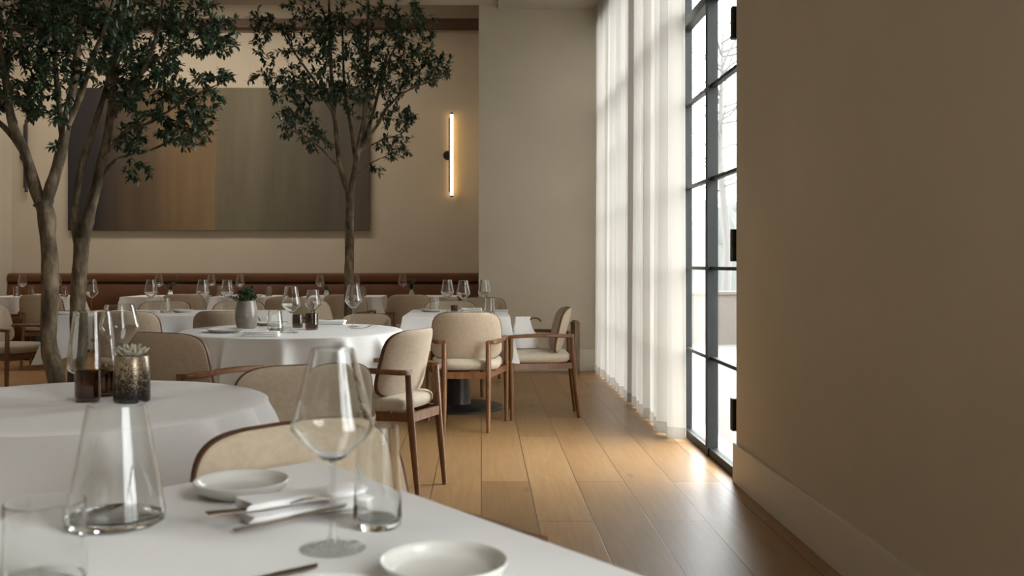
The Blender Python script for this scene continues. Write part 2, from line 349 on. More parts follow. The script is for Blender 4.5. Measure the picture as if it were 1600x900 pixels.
# banquette along back and left wall
bq = thing('banquette', 'long cognac leather banquette bench running along the back and left walls', 'bench', (-3.2, YB - .3, 0))
def prof_loft(prof, x0, x1, n=40):
    return MB().loft([[(x, y, z) for y, z in prof] for x in [x0 + (x1 - x0) * i / n for i in range(n + 1)]])
ox, oy = 3.2, -(YB - .3)
def shift(mb, dx, dy):
    mb.v = [(x + dx, y + dy, z) for x, y, z in mb.v]; return mb
y = YB - .01
seatp = [(y, .12), (y - .62, .12), (y - .64, .16), (y - .64, .40), (y - .61, .455), (y - .55, .475), (y - .15, .47), (y, .46)]
backp = [(y, .46), (y - .15, .46), (y - .165, .5), (y - .14, .70), (y - .115, .86), (y - .10, .885), (y, .885)]
rollp = [(y, .888), (y - .095, .888), (y - .128, .905), (y - .137, .95), (y - .125, .995), (y - .09, 1.016), (y - .02, 1.02), (y, 1.02)]
for nm, pf in (('seat_cushion', seatp), ('back_cushion', backp), ('top_bolster', rollp)):
    obj(nm, shift(prof_loft(pf, XL + .01, -.04), ox, oy), 'leather', bq)
    sw = MB().loft([[(XL + .01 + (y - yy) * .5, Y, z) for yy, z in pf] for Y in [9.2, 10.5, 11.8, YB - .67]])
    obj(nm, shift(sw, ox, oy), 'leather', bq)
obj('plinth', shift(MB().box(XL + .01, -.04, YB - .58, YB - .01, 0, .12), ox, oy), 'black', bq, smooth=False)

# ------------------------------------------------------------------ chairs
def se_ring(n, e):
    out = []
    for i in range(n):
        a = 2 * PI * i / n; c, s = math.cos(a), math.sin(a)
        out.append((math.copysign(abs(c) ** (2 / e), c), math.copysign(abs(s) ** (2 / e), s)))
    return out
def make_chair():
    t = thing('dining_chair', '', 'chair', (0, 0, 0))
    # seat
    ring = se_ring(48, 4.2); rings = []
    for k, z in ((.80, .415), (.93, .417), (.985, .432), (1.0, .452), (.985, .468), (.93, .480), (.80, .487), (.5, .494), (.2, .497), (.02, .498)):
        rings.append([((.262 - .035 * (1 - v_) * .5) * u * k, .01 + .245 * v_ * k, z) for u, v_ in ring])
    obj('seat', MB().loft(rings), 'seatfab', t)
    # backrest: an upholstered shell, curved in plan and leaning back
    hw_, h0, h1 = .243, .478, .812
    def BP(u, v, off):
        x = hw_ * u * (1 - .04 * v); z = (h0 + h1) / 2 + (h1 - h0) / 2 * v
        yy = -.195 - .045 * v + .062 * u * u * (1 + .1 * v)
        return (x - off * u * .25 * -1 * 0, yy + off, z - off * .12)
    ring = se_ring(64, 4.6)
    def face(sgn, th):
        rr = [[BP(u * k, v * k, sgn * (.0075 + th * (1 - (k / .995) ** 6) ** .5)) for u, v in ring] for k in (.995, .985, .97, .93, .86, .75, .55, .3, .02)]
        return MB().loft(rr, cap=True)
    b = obj('backrest', face(1, .022), 'backfab', t)
    obj('outer_upholstery', face(-1, .016), 'backfab', b)
    sec = [(-.009, .996), (-.007, 1.012), (.007, 1.012), (.009, .996), (.006, .975), (-.006, .975)]
    rr = [[BP(u * k, v * k, o_) for o_, k in sec] for u, v in ring]; rr.append(rr[0])
    obj('trim', MB().loft(rr, cap=False), 'piping', t)
    for s in (-1, 1):
        obj('leg', MB().tube([(s * .285, .205, 0), (s * .285, .208, .2), (s * .285, .212, .42), (s * .285, .215, .60)], [.0125, .0165, .019, .016], 14), 'walnut', t)
        obj('leg', MB().tube([(s * .150, -.295, 0), (s * .150, -.275, .2), (s * .150, -.255, .40), (s * .150, -.242, .612), (s * .150, -.2415, .618)], [.0125, .017, .020, .017, .012], 14), 'walnut', t)
        a = []
        for i in range(19):
            q = (i / 18) ** 1.8; cx = s * (.154 + .131 * (q ** .34)); cy = -.258 + .488 * q; hx = .015 + .007 * math.sin(q * PI); c = .0125
            dz = .609 + .010 * math.sin(q * PI)
            a.append([(cx + dx * hx * 1.0, cy, dz + dzz) for dx, dzz in ((-1, -c + .004), (-.75, -c), (.75, -c), (1, -c + .004), (1, c - .004), (.75, c), (-.75, c), (-1, c - .004))])
        obj('armrest', MB().loft(a), 'walnut', t)
    fr = MB()
    def rail(p, q, w=.011, h=.022):
        p, q = Vector(p), Vector(q); d = (q - p).normalized(); n_ = Vector((-d.y, d.x, 0)) * w
        r_ = lambda c: [c + n_ + Vector((0, 0, -h)), c - n_ + Vector((0, 0, -h)), c - n_ + Vector((0, 0, h)), c + n_ + Vector((0, 0, h))]
        fr.loft([r_(p), r_(q)])
    rail((-.150, -.258, .385), (.150, -.258, .385)); rail((-.285, .212, .39), (.285, .212, .39))
    for s in (-1, 1): rail((s * .150, -.258, .388), (s * .285, .212, .392))
    fr.box(-.20, .20, -.17, .21, .405, .418)
    obj('seat_frame', fr, 'walnut', t, smooth=False)
    return t
chair0 = make_chair(); used = [False]
def chair(x, y, ang, label, group=None):
    rz = R(ang - 90)
    if not used[0]:
        used[0] = True; c = chair0; c.location = (x, y, 0); c.rotation_euler = (0, 0, rz); c['label'] = label
        if group: c['group'] = group
        return c
    return dup(chair0, (x, y, 0), rz, label, group)
ga, gb, gc, gd = 'chairs around the middle round table', 'chairs around the table by the window', 'chairs facing the banquette', 'chairs around the long table behind the trees'
chair(-.52, 4.965, 156, 'upholstered chair with sunlit cream back, angled in front of the middle round table', ga)
chair(-1.475, 4.83, 68, 'upholstered armchair with its back to us, left in front of the middle round table', ga)
chair(-.66, 3.36, 116, 'tan chair with its back to us behind the big wine glass, between the round tables', ga)
chair(-.95, 7.46, -105, 'low chair facing us at the far side of the middle round table', ga).scale = (.92, .92, .92)
chair(-.102, 6.785, 90, 'armchair with its back square to us at the near end of the window side table', gb)
chair(.43, 7.29, 180, 'armchair seen in profile facing left, nearest the curtains', gb)
chair(-.28, 8.44, -90, 'chair facing us at the far end of the window side table', gb)
chair(-.02, 9.30, -100, 'chair behind the window side table, next to the corner of the return wall', gb)
e1 = Vector((.735, .678, 0)); fw = Vector((.678, -.735, 0)); bc = Vector((-.385, 1.945, 0)); o_ = bc + fw * .20
chair(o_.x, o_.y, math.degrees(math.atan2(fw.y, fw.x)), 'tan chair with brown trim pushed up to the far edge of the nearest table')
for px, lab in ((58, 'leftmost chair with its back to us at the banquette tables, behind the left tree trunk'), (282, 'chair with its back to us at the banquette table with the leafy sprig'), (537, 'chair with its back to us at the banquette, behind the slim tree trunk'), (638, 'rightmost chair with its back to us at the banquette tables')):
    chair((px - VX) * 10.4 / F, 10.65, 90, lab, gc)
chair((448 - VX) * 9.5 / F, 9.75, 90, 'chair with its back to us behind the wine glass of the middle round table', gc)
chair(-1.30, 8.72, -8, 'cream chair turned to the right in front of the banquette, left of the slim tree', gc)
chair(-2.51, 6.95, 90, 'left chair with its back to us at the near side of the long table', gd)
chair(-1.80, 6.95, 90, 'chair with its back to us at the long table, directly behind the grey vase', gd)
chair(-2.81, 8.36, -90, 'left chair facing us at the far side of the long table', gd)
chair(-2.15, 8.36, -90, 'right chair facing us at the far side of the long table', gd)
chair(-3.93, 7.95, -10, 'chair facing right at the left edge of the photo, by the long table', gd)

# ------------------------------------------------------------------ tables
def table(x, y, label, cloth_label, round_r=None, poly=None, drop=.21, corner=.45, seed=1, folds=15, amp=.035, zb=None, base_r=.36):
    t = thing('table', label, 'table', (x, y, 0))
    if round_r: top = MB().lathe([(0, .715), (round_r - .09, .715), (round_r - .07, .72), (round_r - .07, .745), (0, .745)], 64)
    else:
        pin = [Vector(p) * .94 for p in poly]; top = MB().loft([[(p.x, p.y, z) for p in pin] for z in (.715, .745)])
    obj('tabletop', top, 'table', t)
    obj('column', MB().lathe([(0, .03), (.105, .03), (.098, .06), (.094, .4), (.094, .715), (0, .715)], 32), 'pedestal', t)
    obj('base', MB().lathe([(0, 0), (base_r, 0), (base_r, .014), (base_r - .01, .022), (.12, .034), (0, .036)], 56), 'pedestal', t)
    rnd = random.Random(seed)
    mb = MB()
    if round_r:
        n = 320; ph = [rnd.uniform(0, 6.28) for _ in range(4)]
        zb = zb if zb is not None else .30
        rings = [[(round_r * k * math.cos(2 * PI * i / n), round_r * k * math.sin(2 * PI * i / n), .750) for i in range(n)] for k in (.02, .5, .9, .985)]
        L = .742 - zb
        for q in (0, .03, .06, .10, .16, .22, .30, .42, .58, .74, .88, 1.0):
            ring = []
            for i in range(n):
                a = 2 * PI * i / n
                w_ = math.sin(folds * a + ph[0] + .8 * math.sin(3 * a + ph[1])); w_ = 1.7 * math.exp(-(w_ / .42) ** 2) - .6
                w_ += .45 * math.sin((folds * .5) // 1 * a + ph[2])
                rr = round_r + .004 + .015 * q + amp * (1 - math.exp(-q * L / .065)) * (w_ * .6 + .15)
                ring.append((rr * math.cos(a), rr * math.sin(a), .743 - L * q + (.007 if q == 0 else 0) * .3))
            rings.append(ring)
        mb.loft(rings, cap=False)
    else:
        P = [Vector(p) for p in poly]; c = sum(P, Vector((0, 0))) / len(P); pts = []
        m_ = len(P)
        for i in range(m_):
            a, b_ = P[i], P[(i + 1) % m_]; L = (b_ - a).length; k_ = max(8, int(L / .022)); d = (b_ - a).normalized(); nrm = Vector((d.y, -d.x))
            if nrm.dot((a + b_) / 2 - c) < 0: nrm = -nrm
            for j in range(k_):
                s_ = L * j / k_; p = a + d * s_; dc = min(s_, L - s_); near = a if s_ < L / 2 else b_
                cdir = (near - c).normalized(); cw = math.exp(-(dc / .075) ** 2)
                nn = (nrm * (1 - cw) + cdir * cw).normalized(); pts.append((p, nn, cw, i * 7 + s_, dc))
        n = len(pts); f1 = rnd.uniform(0, 6)
        rings = [[tuple(c + (p - c) * k) + (.750,) for p, *_ in pts] for k in (.02, .6, .98)]
        for q in (0, .06, .15, .3, .5, .7, .85, 1.0):
            ring = []
            for p, nn, cw, s_, dc in pts:
                dp = drop * (1 + corner * math.exp(-(dc / .16) ** 2) + .02 * math.sin(9 * s_))
                out = .004 + .010 * q + .105 * (q ** 1.25) * cw * drop / .22 + .018 * q * math.sin(2 * PI * s_ / .23 + f1) * (1 - cw)
                # the fold beside a hanging corner tucks back in
                out -= .03 * q * math.exp(-((dc - .15) / .06) ** 2) * drop / .22
                e = p + nn * out
                ring.append((e.x, e.y, .7505 - dp * q))
            rings.append(ring)
        mb.loft(rings, cap=False)
    cl = obj('tablecloth', mb, 'linen', loc=(x, y, .002))
    tag(cl, cloth_label, 'tablecloth')
    return t
rect = lambda w_, d_: [(-w_ / 2, -d_ / 2), (w_ / 2, -d_ / 2), (w_ / 2, d_ / 2), (-w_ / 2, d_ / 2)]
# nearest table
cor = Vector((-.3245, 1.894)); v1 = Vector((-.42, -.425)).normalized(); v2 = Vector((.515, -.693)).normalized()
A, B_, C_ = cor + v1 * 1.0, cor, cor + v2 * .92; Dd = A + v2 * .92; cen = (A + B_ + C_ + Dd) / 4
table(cen.x, cen.y, 'square table nearest the camera in the foreground', 'white cloth on the square table nearest the camera', poly=[A - cen, B_ - cen, C_ - cen, Dd - cen], drop=.10, corner=.1, seed=2)
table(-1.13, 2.70, 'round table at left in the foreground', 'white cloth falling in folds from the round table at left', round_r=.515, seed=4, folds=7, amp=.06, zb=.22, base_r=.3)
table(-1.12, 5.69, 'round table in the middle of the room', 'white cloth hanging in soft folds from the middle round table', round_r=.645, seed=7, folds=8, amp=.06, zb=.37, base_r=.34)
table(-.185, 7.64, 'rectangular table by the window on a dark round pedestal', 'white cloth with a pointed hanging corner on the window side table', poly=rect(.79, 1.14), drop=.225, corner=.48, seed=5)
table(-2.42, 7.66, 'long rectangular table behind the two tree trunks', 'white cloth with a hanging corner on the long table behind the trees', poly=rect(1.62, .95), drop=.24, corner=.5, seed=6)
for x0, x1, lab in ((-5.87, -5.0, 'at the left end of the banquette'), (-4.27, -3.41, 'with the leafy sprig at the banquette'), (-3.20, -2.48, 'at the banquette behind the grey vase'), (-2.14, -1.19, 'at the banquette behind the slim tree'), (-.97, -.30, 'at the right end of the banquette')):
    table((x0 + x1) / 2, 11.72, 'small table ' + lab, 'white cloth on the small table ' + lab, poly=rect(x1 - x0, .74), drop=.20, corner=.4, seed=int(-x0 * 10), base_r=.27)

# ------------------------------------------------------------------ tableware
def glass_profile(h=.262, rr=.034, rw=.054, zw=.158, zb=.112, foot=.042):
    t = .0011
    outer = [(0, 0.0003), (foot, 0.0003), (foot, .0015), (foot * .6, .005), (.010, .011), (.0048, .022), (.0040, .05), (.0040, zb - .02), (.0055, zb - .001), (0, zb - .0008)]
    bowl = [(0, zb - .0004)]
    for i in range(7):
        q = i / 6; bowl.append((.0055 + (rw - .0055) * q ** .85, zb + (zw - zb) * (q ** 1.15)))
    bowl.append((rw * 1.003, zw + .006))
    for i in range(1, 9):
        q = i / 8; bowl.append((rw + (rr - rw) * (q ** .95), zw + .006 + (h - zw - .006) * q))
    inner = [(max(r - t * 1.2, 0), z + .0008) for r, z in bowl[::-1]][:-2]
    return outer, bowl, inner
def wine_glass_meshes(**k):
    o, b, i = glass_profile(**k)
    zb = k.get('zb', .112)
    return (MB().lathe(b + i + [(0, zb + .004)], 48), MB().lathe(o, 32))
gcache = {}
def wine_glass(p, label, group, kind='std', **k):
    if kind not in gcache:
        r = thing('wine_glass', label, 'glass', p, 0, group)
        bw, st = wine_glass_meshes(**k)
        obj('bowl', bw, 'glass', r); obj('stem', st, 'stemglass', r); gcache[kind] = r; return r
    return dup(gcache[kind], p, 0, label, group)
def tumbler(p, label, group, kind='t', h=.12, rt=.036, rb=.042, m_='glass', name='tumbler', cat='glass'):
    if kind not in gcache:
        t = .0016
        pr = [(0, 0), (rb * .88, 0), (rb * .97, .004), (rb, .016)] + [(rb + (rt - rb) * q, .016 + (h - .016) * q) for q in (.25, .5, .75, 1)]
        inn = [(r - t, z + (.0005)) for r, z in pr[:2:-1]] + [(rb * .8, .009), (0, .008)]
        gcache[kind] = tag(obj(name, MB().lathe(pr + inn, 48), m_, loc=p), label, cat, group); return gcache[kind]
    return dup(gcache[kind], p, 0, label, group)
def plate(p, label, group, kind='p', r=.079, h=.024):
    if kind not in gcache:
        pr = [(0, .002), (r * .60, .002), (r * .61, 0), (r * .68, 0), (r * .72, .002), (r * .86, .007), (r * .96, .014), (r * .995, h - .003), (r, h), (r * .985, h + .0015), (r * .955, h + .0005), (r * .92, h - .004), (r * .86, .0115), (r * .76, .0075), (0, .006)]
        gcache[kind] = tag(obj('plate', MB().lathe(pr, 64), 'porcelain', loc=p), label, 'plate', group); return gcache[kind]
    return dup(gcache[kind], p, 0, label, group)
ZT = .7525
g1, g2_, g3, g4, g5, g6 = 'glassware on the nearest table', 'glassware on the left round table', 'glassware on the middle round table', 'glassware on the window side table', 'glassware on the long table', 'glassware on the banquette tables'
wine_glass(G(520, 857, ZT), 'large stemmed wine glass in the centre of the nearest table', g1, 'big', h=.272, rr=.0295, rw=.0565, zw=.163, zb=.118, foot=.045)
tumbler(G(182, 817, ZT), 'big stemless wide bellied glass at left on the nearest table', g1, 'belly', h=.178, rt=.042, rb=.071, name='stemless_glass')
tumbler(G(70, 922, ZT), 'clear tumbler cut off by the lower left edge of the photo', g1, 'tf', h=.105, rt=.046, rb=.047)
tumbler(G(590, 822, ZT), 'clear tapered tumbler right of the large stemmed wine glass', g1, 'tg', h=.148, rt=.030, rb=.036)
wine_glass(G(144, 620, ZT), 'wine glass with a low wide bowl, behind the smoked votive on the left round table', g2_, 'low', h=.25, rr=.052, rw=.071, zw=.082, zb=.052, foot=.04)
wine_glass(G(187, 608, ZT), 'stemmed wine glass behind the mottled vase on the left round table', g2_, 'rw', h=.262, rr=.043, rw=.0615, zw=.188, zb=.125, foot=.04)
wine_glass(G(455, 520, ZT), 'stemmed wine glass at the front of the middle round table', g3)
wine_glass(G(552, 511, ZT), 'stemmed wine glass at the right of the middle round table, before the slim tree', g3)
wine_glass(G(489, 506, ZT), 'stemmed wine glass just behind the smoked votives of the middle round table', g3, 'sm', h=.222, rr=.036, rw=.053, zw=.125, zb=.085, foot=.04)
tumbler(G(430, 520, ZT), 'clear tumbler left of the front wine glass on the middle round table', g3, 'tm', h=.125, rt=.037, rb=.046)
for px, py, lab in ((699, 488, 'left'), (724, 491, 'middle'), (757, 488, 'right')):
    wine_glass(G(px, py, ZT), lab + ' one of the three wine glasses on the window side table', g4)
tumbler(G(679, 487, ZT), 'clear tumbler behind the small plate on the window side table', g4, 't')
tumbler(G(765, 490, ZT), 'clear tumbler by the right wine glass on the window side table', g4)
for px, lab in ((143, 'leftmost wine glass on the long table, beside the second trunk'), (236, 'wine glass on the long table in front of the leafy sprig'), (317, 'wine glass on the long table left of the other two near the grey vase'), (355, 'wine glass on the long table nearest the grey vase')):
    wine_glass(G(px, 488, ZT), lab, g5)
tumbler(G(259, 489, ZT), 'tumbler between plate and wine glass on the long table', g5)
for px, lab in ((35, 'leftmost wine glass on the banquette tables'), (89, 'wine glass right of the left tree trunk on the banquette table'), (248, 'wine glass beside the leafy sprig on the banquette table'), (330, 'wine glass at left on the banquette table behind the grey vase'), (375, 'wine glass above the grey vase on the banquette table'), (500, 'wine glass on the banquette table left of the slim tree'), (556, 'wine glass peeking out right of the slim tree trunk'), (629, 'rightmost wine glass on the banquette tables')):
    wine_glass(G(px, 463.3, ZT), lab, g6)
for px, lab in ((26, 'tumbler left of the leftmost wine glass on the banquette table'), (50, 'tumbler right of the leftmost wine glass on the banquette table'), (101, 'tumbler right of the left tree trunk on the banquette table'), (343, 'tumbler between the two wine glasses behind the grey vase'), (420, 'tumbler at the right edge of the banquette table behind the grey vase'), (567, 'tumbler right of the slim tree on the banquette table')):
    tumbler(G(px, 463.3, ZT), lab, g6)
plate(G(377, 772, ZT), 'small rimmed white plate at the far corner of the nearest table', 'plates on the nearest table')
plate(G(693, 905, ZT), 'small rimmed white plate at the right front of the nearest table', 'plates on the nearest table')
plate(G(512, 968, ZT), 'white plate cut off by the lower edge of the photo', 'plates on the nearest table')
plate(G(352, 519, ZT), 'white plate left of the grey vase on the middle round table', 'plates on the middle round table', 'pl', .105, .018)
plate(G(425, 508, ZT), 'white plate behind the tumbler on the middle round table', 'plates on the middle round table', 'pl')
for px, py, lab in ((673, 487, 'small white plate at left on the window side table'), (285, 488, 'white plate on the long table between the chairs'), (101, 492, 'white plate on the long table between the two trunks'), (96, 463.0, 'white plate on the leftmost banquette table'), (281, 462.8, 'left of two white plates beside the leafy sprig'), (300, 462.8, 'right of two white plates beside the leafy sprig'), (400, 463.2, 'white plate on the banquette table behind the grey vase'), (527, 463.2, 'white plate on the banquette table behind the slim tree')):
    plate(G(px, py, ZT), lab, 'plates on the far tables', 'pf', .085, .022)
gv = 'smoked glass votives'
def votive(p, label, kind, h, r):
    return tumbler(p, label, gv, kind, h, r, r * 1.02, 'smoke', 'votive_holder', 'candle holder')
votive(G(137, 627, ZT), 'smoked brown votive at the front of the left round table', 'v1', .086, .0345)
votive(G(171, 617.5, ZT), 'smoked brown votive left behind the mottled vase', 'v2', .075, .030)
votive(G(465, 512, ZT), 'smoked votive right of the front wine glass stem on the middle round table', 'v3', .078, .032)
votive(G(487, 515, ZT), 'taller smoked votive left of the rolled napkin on the middle round table', 'v4', .096, .038)
votive(G(710, 486.5, ZT), 'low smoked votive between wine glasses on the window side table', 'v5', .05, .03)

# vases with plants
def leaf_geo(mb, p, d, L, W, up, fold=.25, curl=.2):
    d = d.normalized(); s = d.cross(up)
    if s.length < 1e-3: s = d.cross(Vector((1, 0, .1)))
    s.normalize(); n_ = s.cross(d).normalized()
    P = lambda t, w_, h_=0: p + d * (L * t) + s * (w_ * W) + n_ * (h_ * L - curl * L * t * t)
    vs = [P(0, 0), P(.30, -.5, fold * .2), P(.30, 0), P(.30, .5, fold * .2), P(.68, -.42, fold * .2), P(.68, 0), P(.68, .42, fold * .2), P(1, 0)]
    mb.add(vs, [(0, 2, 1), (0, 3, 2), (1, 2, 5, 4), (2, 3, 6, 5), (4, 5, 7), (5, 6, 7)])
def rosette(mb, c, n, L, rnd, tilt=(15, 80)):
    for i in range(n):
        a = i * 2.39996; q = i / n; el = R(tilt[1] + (tilt[0] - tilt[1]) * q); d = Vector((math.cos(a) * math.cos(el), math.sin(a) * math.cos(el), math.sin(el)))
        l = L * (.55 + .45 * q); p = c
        s = d.cross(Vector((0, 0, 1))).normalized(); nn = s.cross(d)
        rings = []
        for t, w_, th in ((0, .20, .10), (.3, .30, .14), (.65, .34, .13), (.9, .18, .08), (1, .02, .02)):
            cc = p + d * l * t + nn * (l * .12 * t * t)
            rings.append([cc + s * (math.cos(b_) * w_ * l * .55) + nn * (math.sin(b_) * th * l * .6) for b_ in [2 * PI * k / 8 for k in range(8)]])
        mb.loft(rings)
rs = random.Random(3)
v = thing('succulent_vase', 'mottled bronze glass vase holding a pale succulent on the left round table', 'vase', G(206, 627, ZT))
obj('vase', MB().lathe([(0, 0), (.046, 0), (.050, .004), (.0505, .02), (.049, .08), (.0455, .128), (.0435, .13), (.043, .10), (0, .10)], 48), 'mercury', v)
sm = MB()
rosette(sm, Vector((0, 0, .124)), 19, .062, rs, (8, 80))
for a in range(5): rosette(sm, Vector((.026 * math.cos(a * 1.256 + .4), .026 * math.sin(a * 1.256 + .4), .128)), 7, .038, rs)
obj('succulent', sm, 'sage', v)
v = thing('potted_succulent', 'rounded taupe ceramic vase with dark green sprigs on the middle round table', 'vase', G(385, 513, ZT))
obj('vase', MB().lathe([(0, 0), (.050, 0), (.056, .005), (.066, .04), (.0685, .07), (.066, .11), (.056, .155), (.053, .168), (.050, .168), (.050, .15), (0, .15)], 48), 'ceramic', v)
pm = MB()
for i in range(70):
    a = rs.uniform(0, 6.28); el = R(rs.uniform(25, 88)); L = rs.uniform(.05, .10); b0 = Vector((rs.uniform(-.03, .03), rs.uniform(-.03, .03), .15))
    d = Vector((math.cos(a) * math.cos(el), math.sin(a) * math.cos(el), math.sin(el)))
    pm.tube([b0, b0 + d * L * .6, b0 + d * L], [.0015, .0012, .0008], 4)
    for k in range(9):
        q = .3 + .7 * k / 8; a2 = rs.uniform(0, 6.28); dd = (d * .7 + Vector((math.cos(a2), math.sin(a2), .3)) * .8); leaf_geo(pm, b0 + d * L * q, dd, rs.uniform(.018, .028), .012, Vector((0, 0, 1)))
obj('sprigs', pm, 'plantleaf', v)
def bud_vase(px, py, spread, h, n, label):
    r = thing('bud_vase', label, 'vase', G(px, py, ZT), 0, 'bud vases on the banquette tables')
    obj('vase', MB().lathe([(0, 0), (.03, 0), (.034, .03), (.022, .07), (.016, .085), (.014, .085), (.013, .06), (0, .05)], 24), 'glass' if spread > .1 else 'porcelain', r)
    mb = MB()
    for i in range(n):
        a = rs.uniform(0, 6.28); d = Vector((math.cos(a) * spread, math.sin(a) * spread, rs.uniform(.4, 1) * h)); p0 = Vector((0, 0, .05)); pts = [p0 + Vector((d.x * t * t, d.y * t * t, d.z * t)) for t in (0, .3, .6, .85, 1)]
        mb.tube(pts, [.002, .0018, .0016, .0013, .001], 4)
        for k in range(9):
            t = .3 + .7 * k / 8; a2 = rs.uniform(0, 6.28); leaf_geo(mb, p0 + Vector((d.x * t * t, d.y * t * t, d.z * t)), Vector((math.cos(a2), math.sin(a2), .4)), .045, .024, Vector((0, 0, 1)))
    obj('sprigs', mb, 'leaf', r)
bud_vase(266, 463.3, .13, .22, 10, 'bud vase with a spreading leafy sprig on the banquette table at left')
bud_vase(510, 463.3, .03, .08, 5, 'small pale bud vase on the banquette table just left of the slim tree')
bud_vase(643, 463.3, .07, .16, 9, 'bud vase with dark leaves on the rightmost banquette table')

# napkins
def napkin_roll(p, ang, L, W, hgt, label, layers=2, group='folded napkins'):
    mb = MB(); rn = random.Random(int(L * 1000 + p.x * 77))
    for k in range(layers):
        w_ = W * (1 - .22 * k); z0 = hgt / layers * k; off = W * .10 * k; th = hgt / layers
        rings = []
        for i in range(25):
            q = i / 24; x = (q - .5) * L * (1 - .03 * k); wob = 1 + .05 * math.sin(q * 9 + k * 2) + .03 * math.sin(q * 23)
            ring = []
            for j in range(20):
                a = 2 * PI * j / 20; c, s_ = math.cos(a), math.sin(a)
                ring.append((x + .006 * math.sin(3 * a + k), off + w_ / 2 * math.copysign(abs(c) ** .6, c) * wob, z0 + th / 2 * (1 + math.copysign(abs(s_) ** .55, s_) * (1.0 if s_ < 0 else (.9 + .2 * math.sin(q * 6 + a * 2))))))
            rings.append(ring)
        mb.loft(rings)
    o = obj('napkin', mb, 'napkin', loc=p); o.rotation_euler = (0, 0, ang)
    return tag(o, label, 'napkin', group)
p0, p1 = G(380, 808, .757), G(566, 781, .757); mid = (p0 + p1) / 2; dv = p1 - p0
napkin_roll(Vector((mid.x, mid.y, ZT)), math.atan2(dv.y, dv.x), dv.length, .075, .030, 'white folded napkin with cutlery on the nearest table', 2)
napkin_roll(G(408, 525, ZT), R(4), .19, .12, .024, 'thick white folded napkin at the front of the middle round table', 3)
napkin_roll(G(519, 507, ZT), R(-8), .17, .055, .030, 'rolled white napkin right of the votives on the middle round table', 1)
napkin_roll(G(737, 488, ZT), R(5), .16, .08, .036, 'white folded napkin on the window side table', 2)
napkin_roll(G(784, 486.3, ZT), R(0), .10, .08, .014, 'flat white napkin at the right edge of the window side table', 2)
napkin_roll(G(64, 463, ZT), R(0), .2, .10, .03, 'white folded napkin on the leftmost banquette table', 2)
napkin_roll(G(367, 463.3, ZT), R(0), .16, .10, .024, 'white folded napkin on the banquette table behind the grey vase', 2)

# cutlery
def flat_poly(mb, outline, z0, th, fz=lambda x: 0):
    n = len(outline)
    mb.add([(x, y_, z0 + fz(x)) for x, y_ in outline] + [(x, y_, z0 + th + fz(x)) for x, y_ in outline], [tuple(range(n))[::-1], tuple(range(n, 2 * n))] + [(i, (i + 1) % n, n + (i + 1) % n, n + i) for i in range(n)])
def knife():
    mb = MB(); flat_poly(mb, [(0, -.006), (.09, -.008), (.115, -.009), (.16, -.0095), (.195, -.004), (.205, .006), (.115, .0065), (.09, .005), (0, .005)], 0, .0025); return mb
def fork():
    mb = MB(); fz = lambda x: .012 * math.sin(max(0, (x - .11)) / .09 * PI * .8) if x > .11 else 0
    def strip(pts):
        rings = [[(x, yc - w_ / 2, fz(x)), (x, yc + w_ / 2, fz(x)), (x, yc + w_ / 2, fz(x) + .0025), (x, yc - w_ / 2, fz(x) + .0025)] for x, yc, w_ in pts]; mb.loft(rings)
    strip([(0, 0, .024), (.03, 0, .020), (.09, 0, .010), (.12, 0, .007), (.132, 0, .018), (.15, 0, .024)])
    for k in range(4): strip([(.15, (k - 1.5) * .0064, .0045), (.17, (k - 1.5) * .0064, .004), (.20, (k - 1.5) * .006, .003)])
    return mb
def cut(mb, name, p0, p1, label, tilt=0.0, L=.205):
    o = obj(name, mb, 'cutlery', loc=p0, smooth=False); d = p1 - p0; o.rotation_euler = (0, -math.atan2(d.z, math.hypot(d.x, d.y)), math.atan2(d.y, d.x)); sc = d.length / L; o.scale = (sc, sc if sc > .8 else .9, 1)
    return tag(o, label, 'cutlery', 'cutlery on the nearest table')
cut(fork(), 'fork', G(324, 804, .770), G(520, 786, .7635), 'dark metal fork with its handle sticking out of the folded napkin')
cut(knife(), 'knife', G(366, 830, .756), G(545, 790, .7645), 'dark metal knife tucked beside the fork into the folded napkin')
cut(knife(), 'knife', G(360, 915, .7535), G(500, 884, .7535), 'dark metal knife near the lower edge of the photo')
cut(knife(), 'knife', G(118, 806, .7535), G(205, 790, .7535), 'dark metal knife at the far left edge of the nearest table')
cut(fork(), 'fork', G(550, 514, .7535), G(590, 511, .7535), 'thin fork by the right wine glass on the middle round table')

# wooden post and draped stand by the right wall
pp = D(899, 583, 10.0)
po = thing('wooden_post', 'short dark wooden post standing by the return wall next to the curtains', 'post', (pp.x, 10.02, 0), R(38))
obj('body', MB().box(-.036, .036, -.036, .036, 0, .52), 'postwood', po, smooth=False, bevel=.006)
obj('cap', MB().loft([[(s1 * k, s2 * k, z) for s1, s2 in ((-.038, -.038), (.038, -.038), (.038, .038), (-.038, .038))] for k, z in ((1, .52), (1, .53), (.45, .556))]), 'postwood', po, smooth=False)
bg_ = thing('cloth_bag', 'white cloth bag standing on the seat of the profile chair', 'bag', (.335, 7.34, .500), R(6))
rg = []
for z, w_, d_, k in ((0, .088, .055, 3), (.004, .094, .06, 3), (.04, .098, .062, 3), (.10, .092, .055, 3), (.15, .074, .04, 2.6), (.20, .058, .024, 2.4), (.238, .056, .012, 2.2), (.24, .05, .008, 2.2)):
    rg.append([(w_ * u + (-.018 if z > .12 else 0) + .004 * math.sin(9 * v_ + 40 * z), d_ * v_ + .003 * math.sin(7 * u + 60 * z), z) for u, v_ in se_ring(40, k)])
obj('body', MB().loft(rg), 'napkin', bg_)
obj('handle', MB().tube([(.03 + .045 * (1 - math.cos(t)) , .0, .20 + .03 * math.sin(t)) for t in [PI * k / 12 for k in range(13)]], .007, 8), 'postwood', bg_)

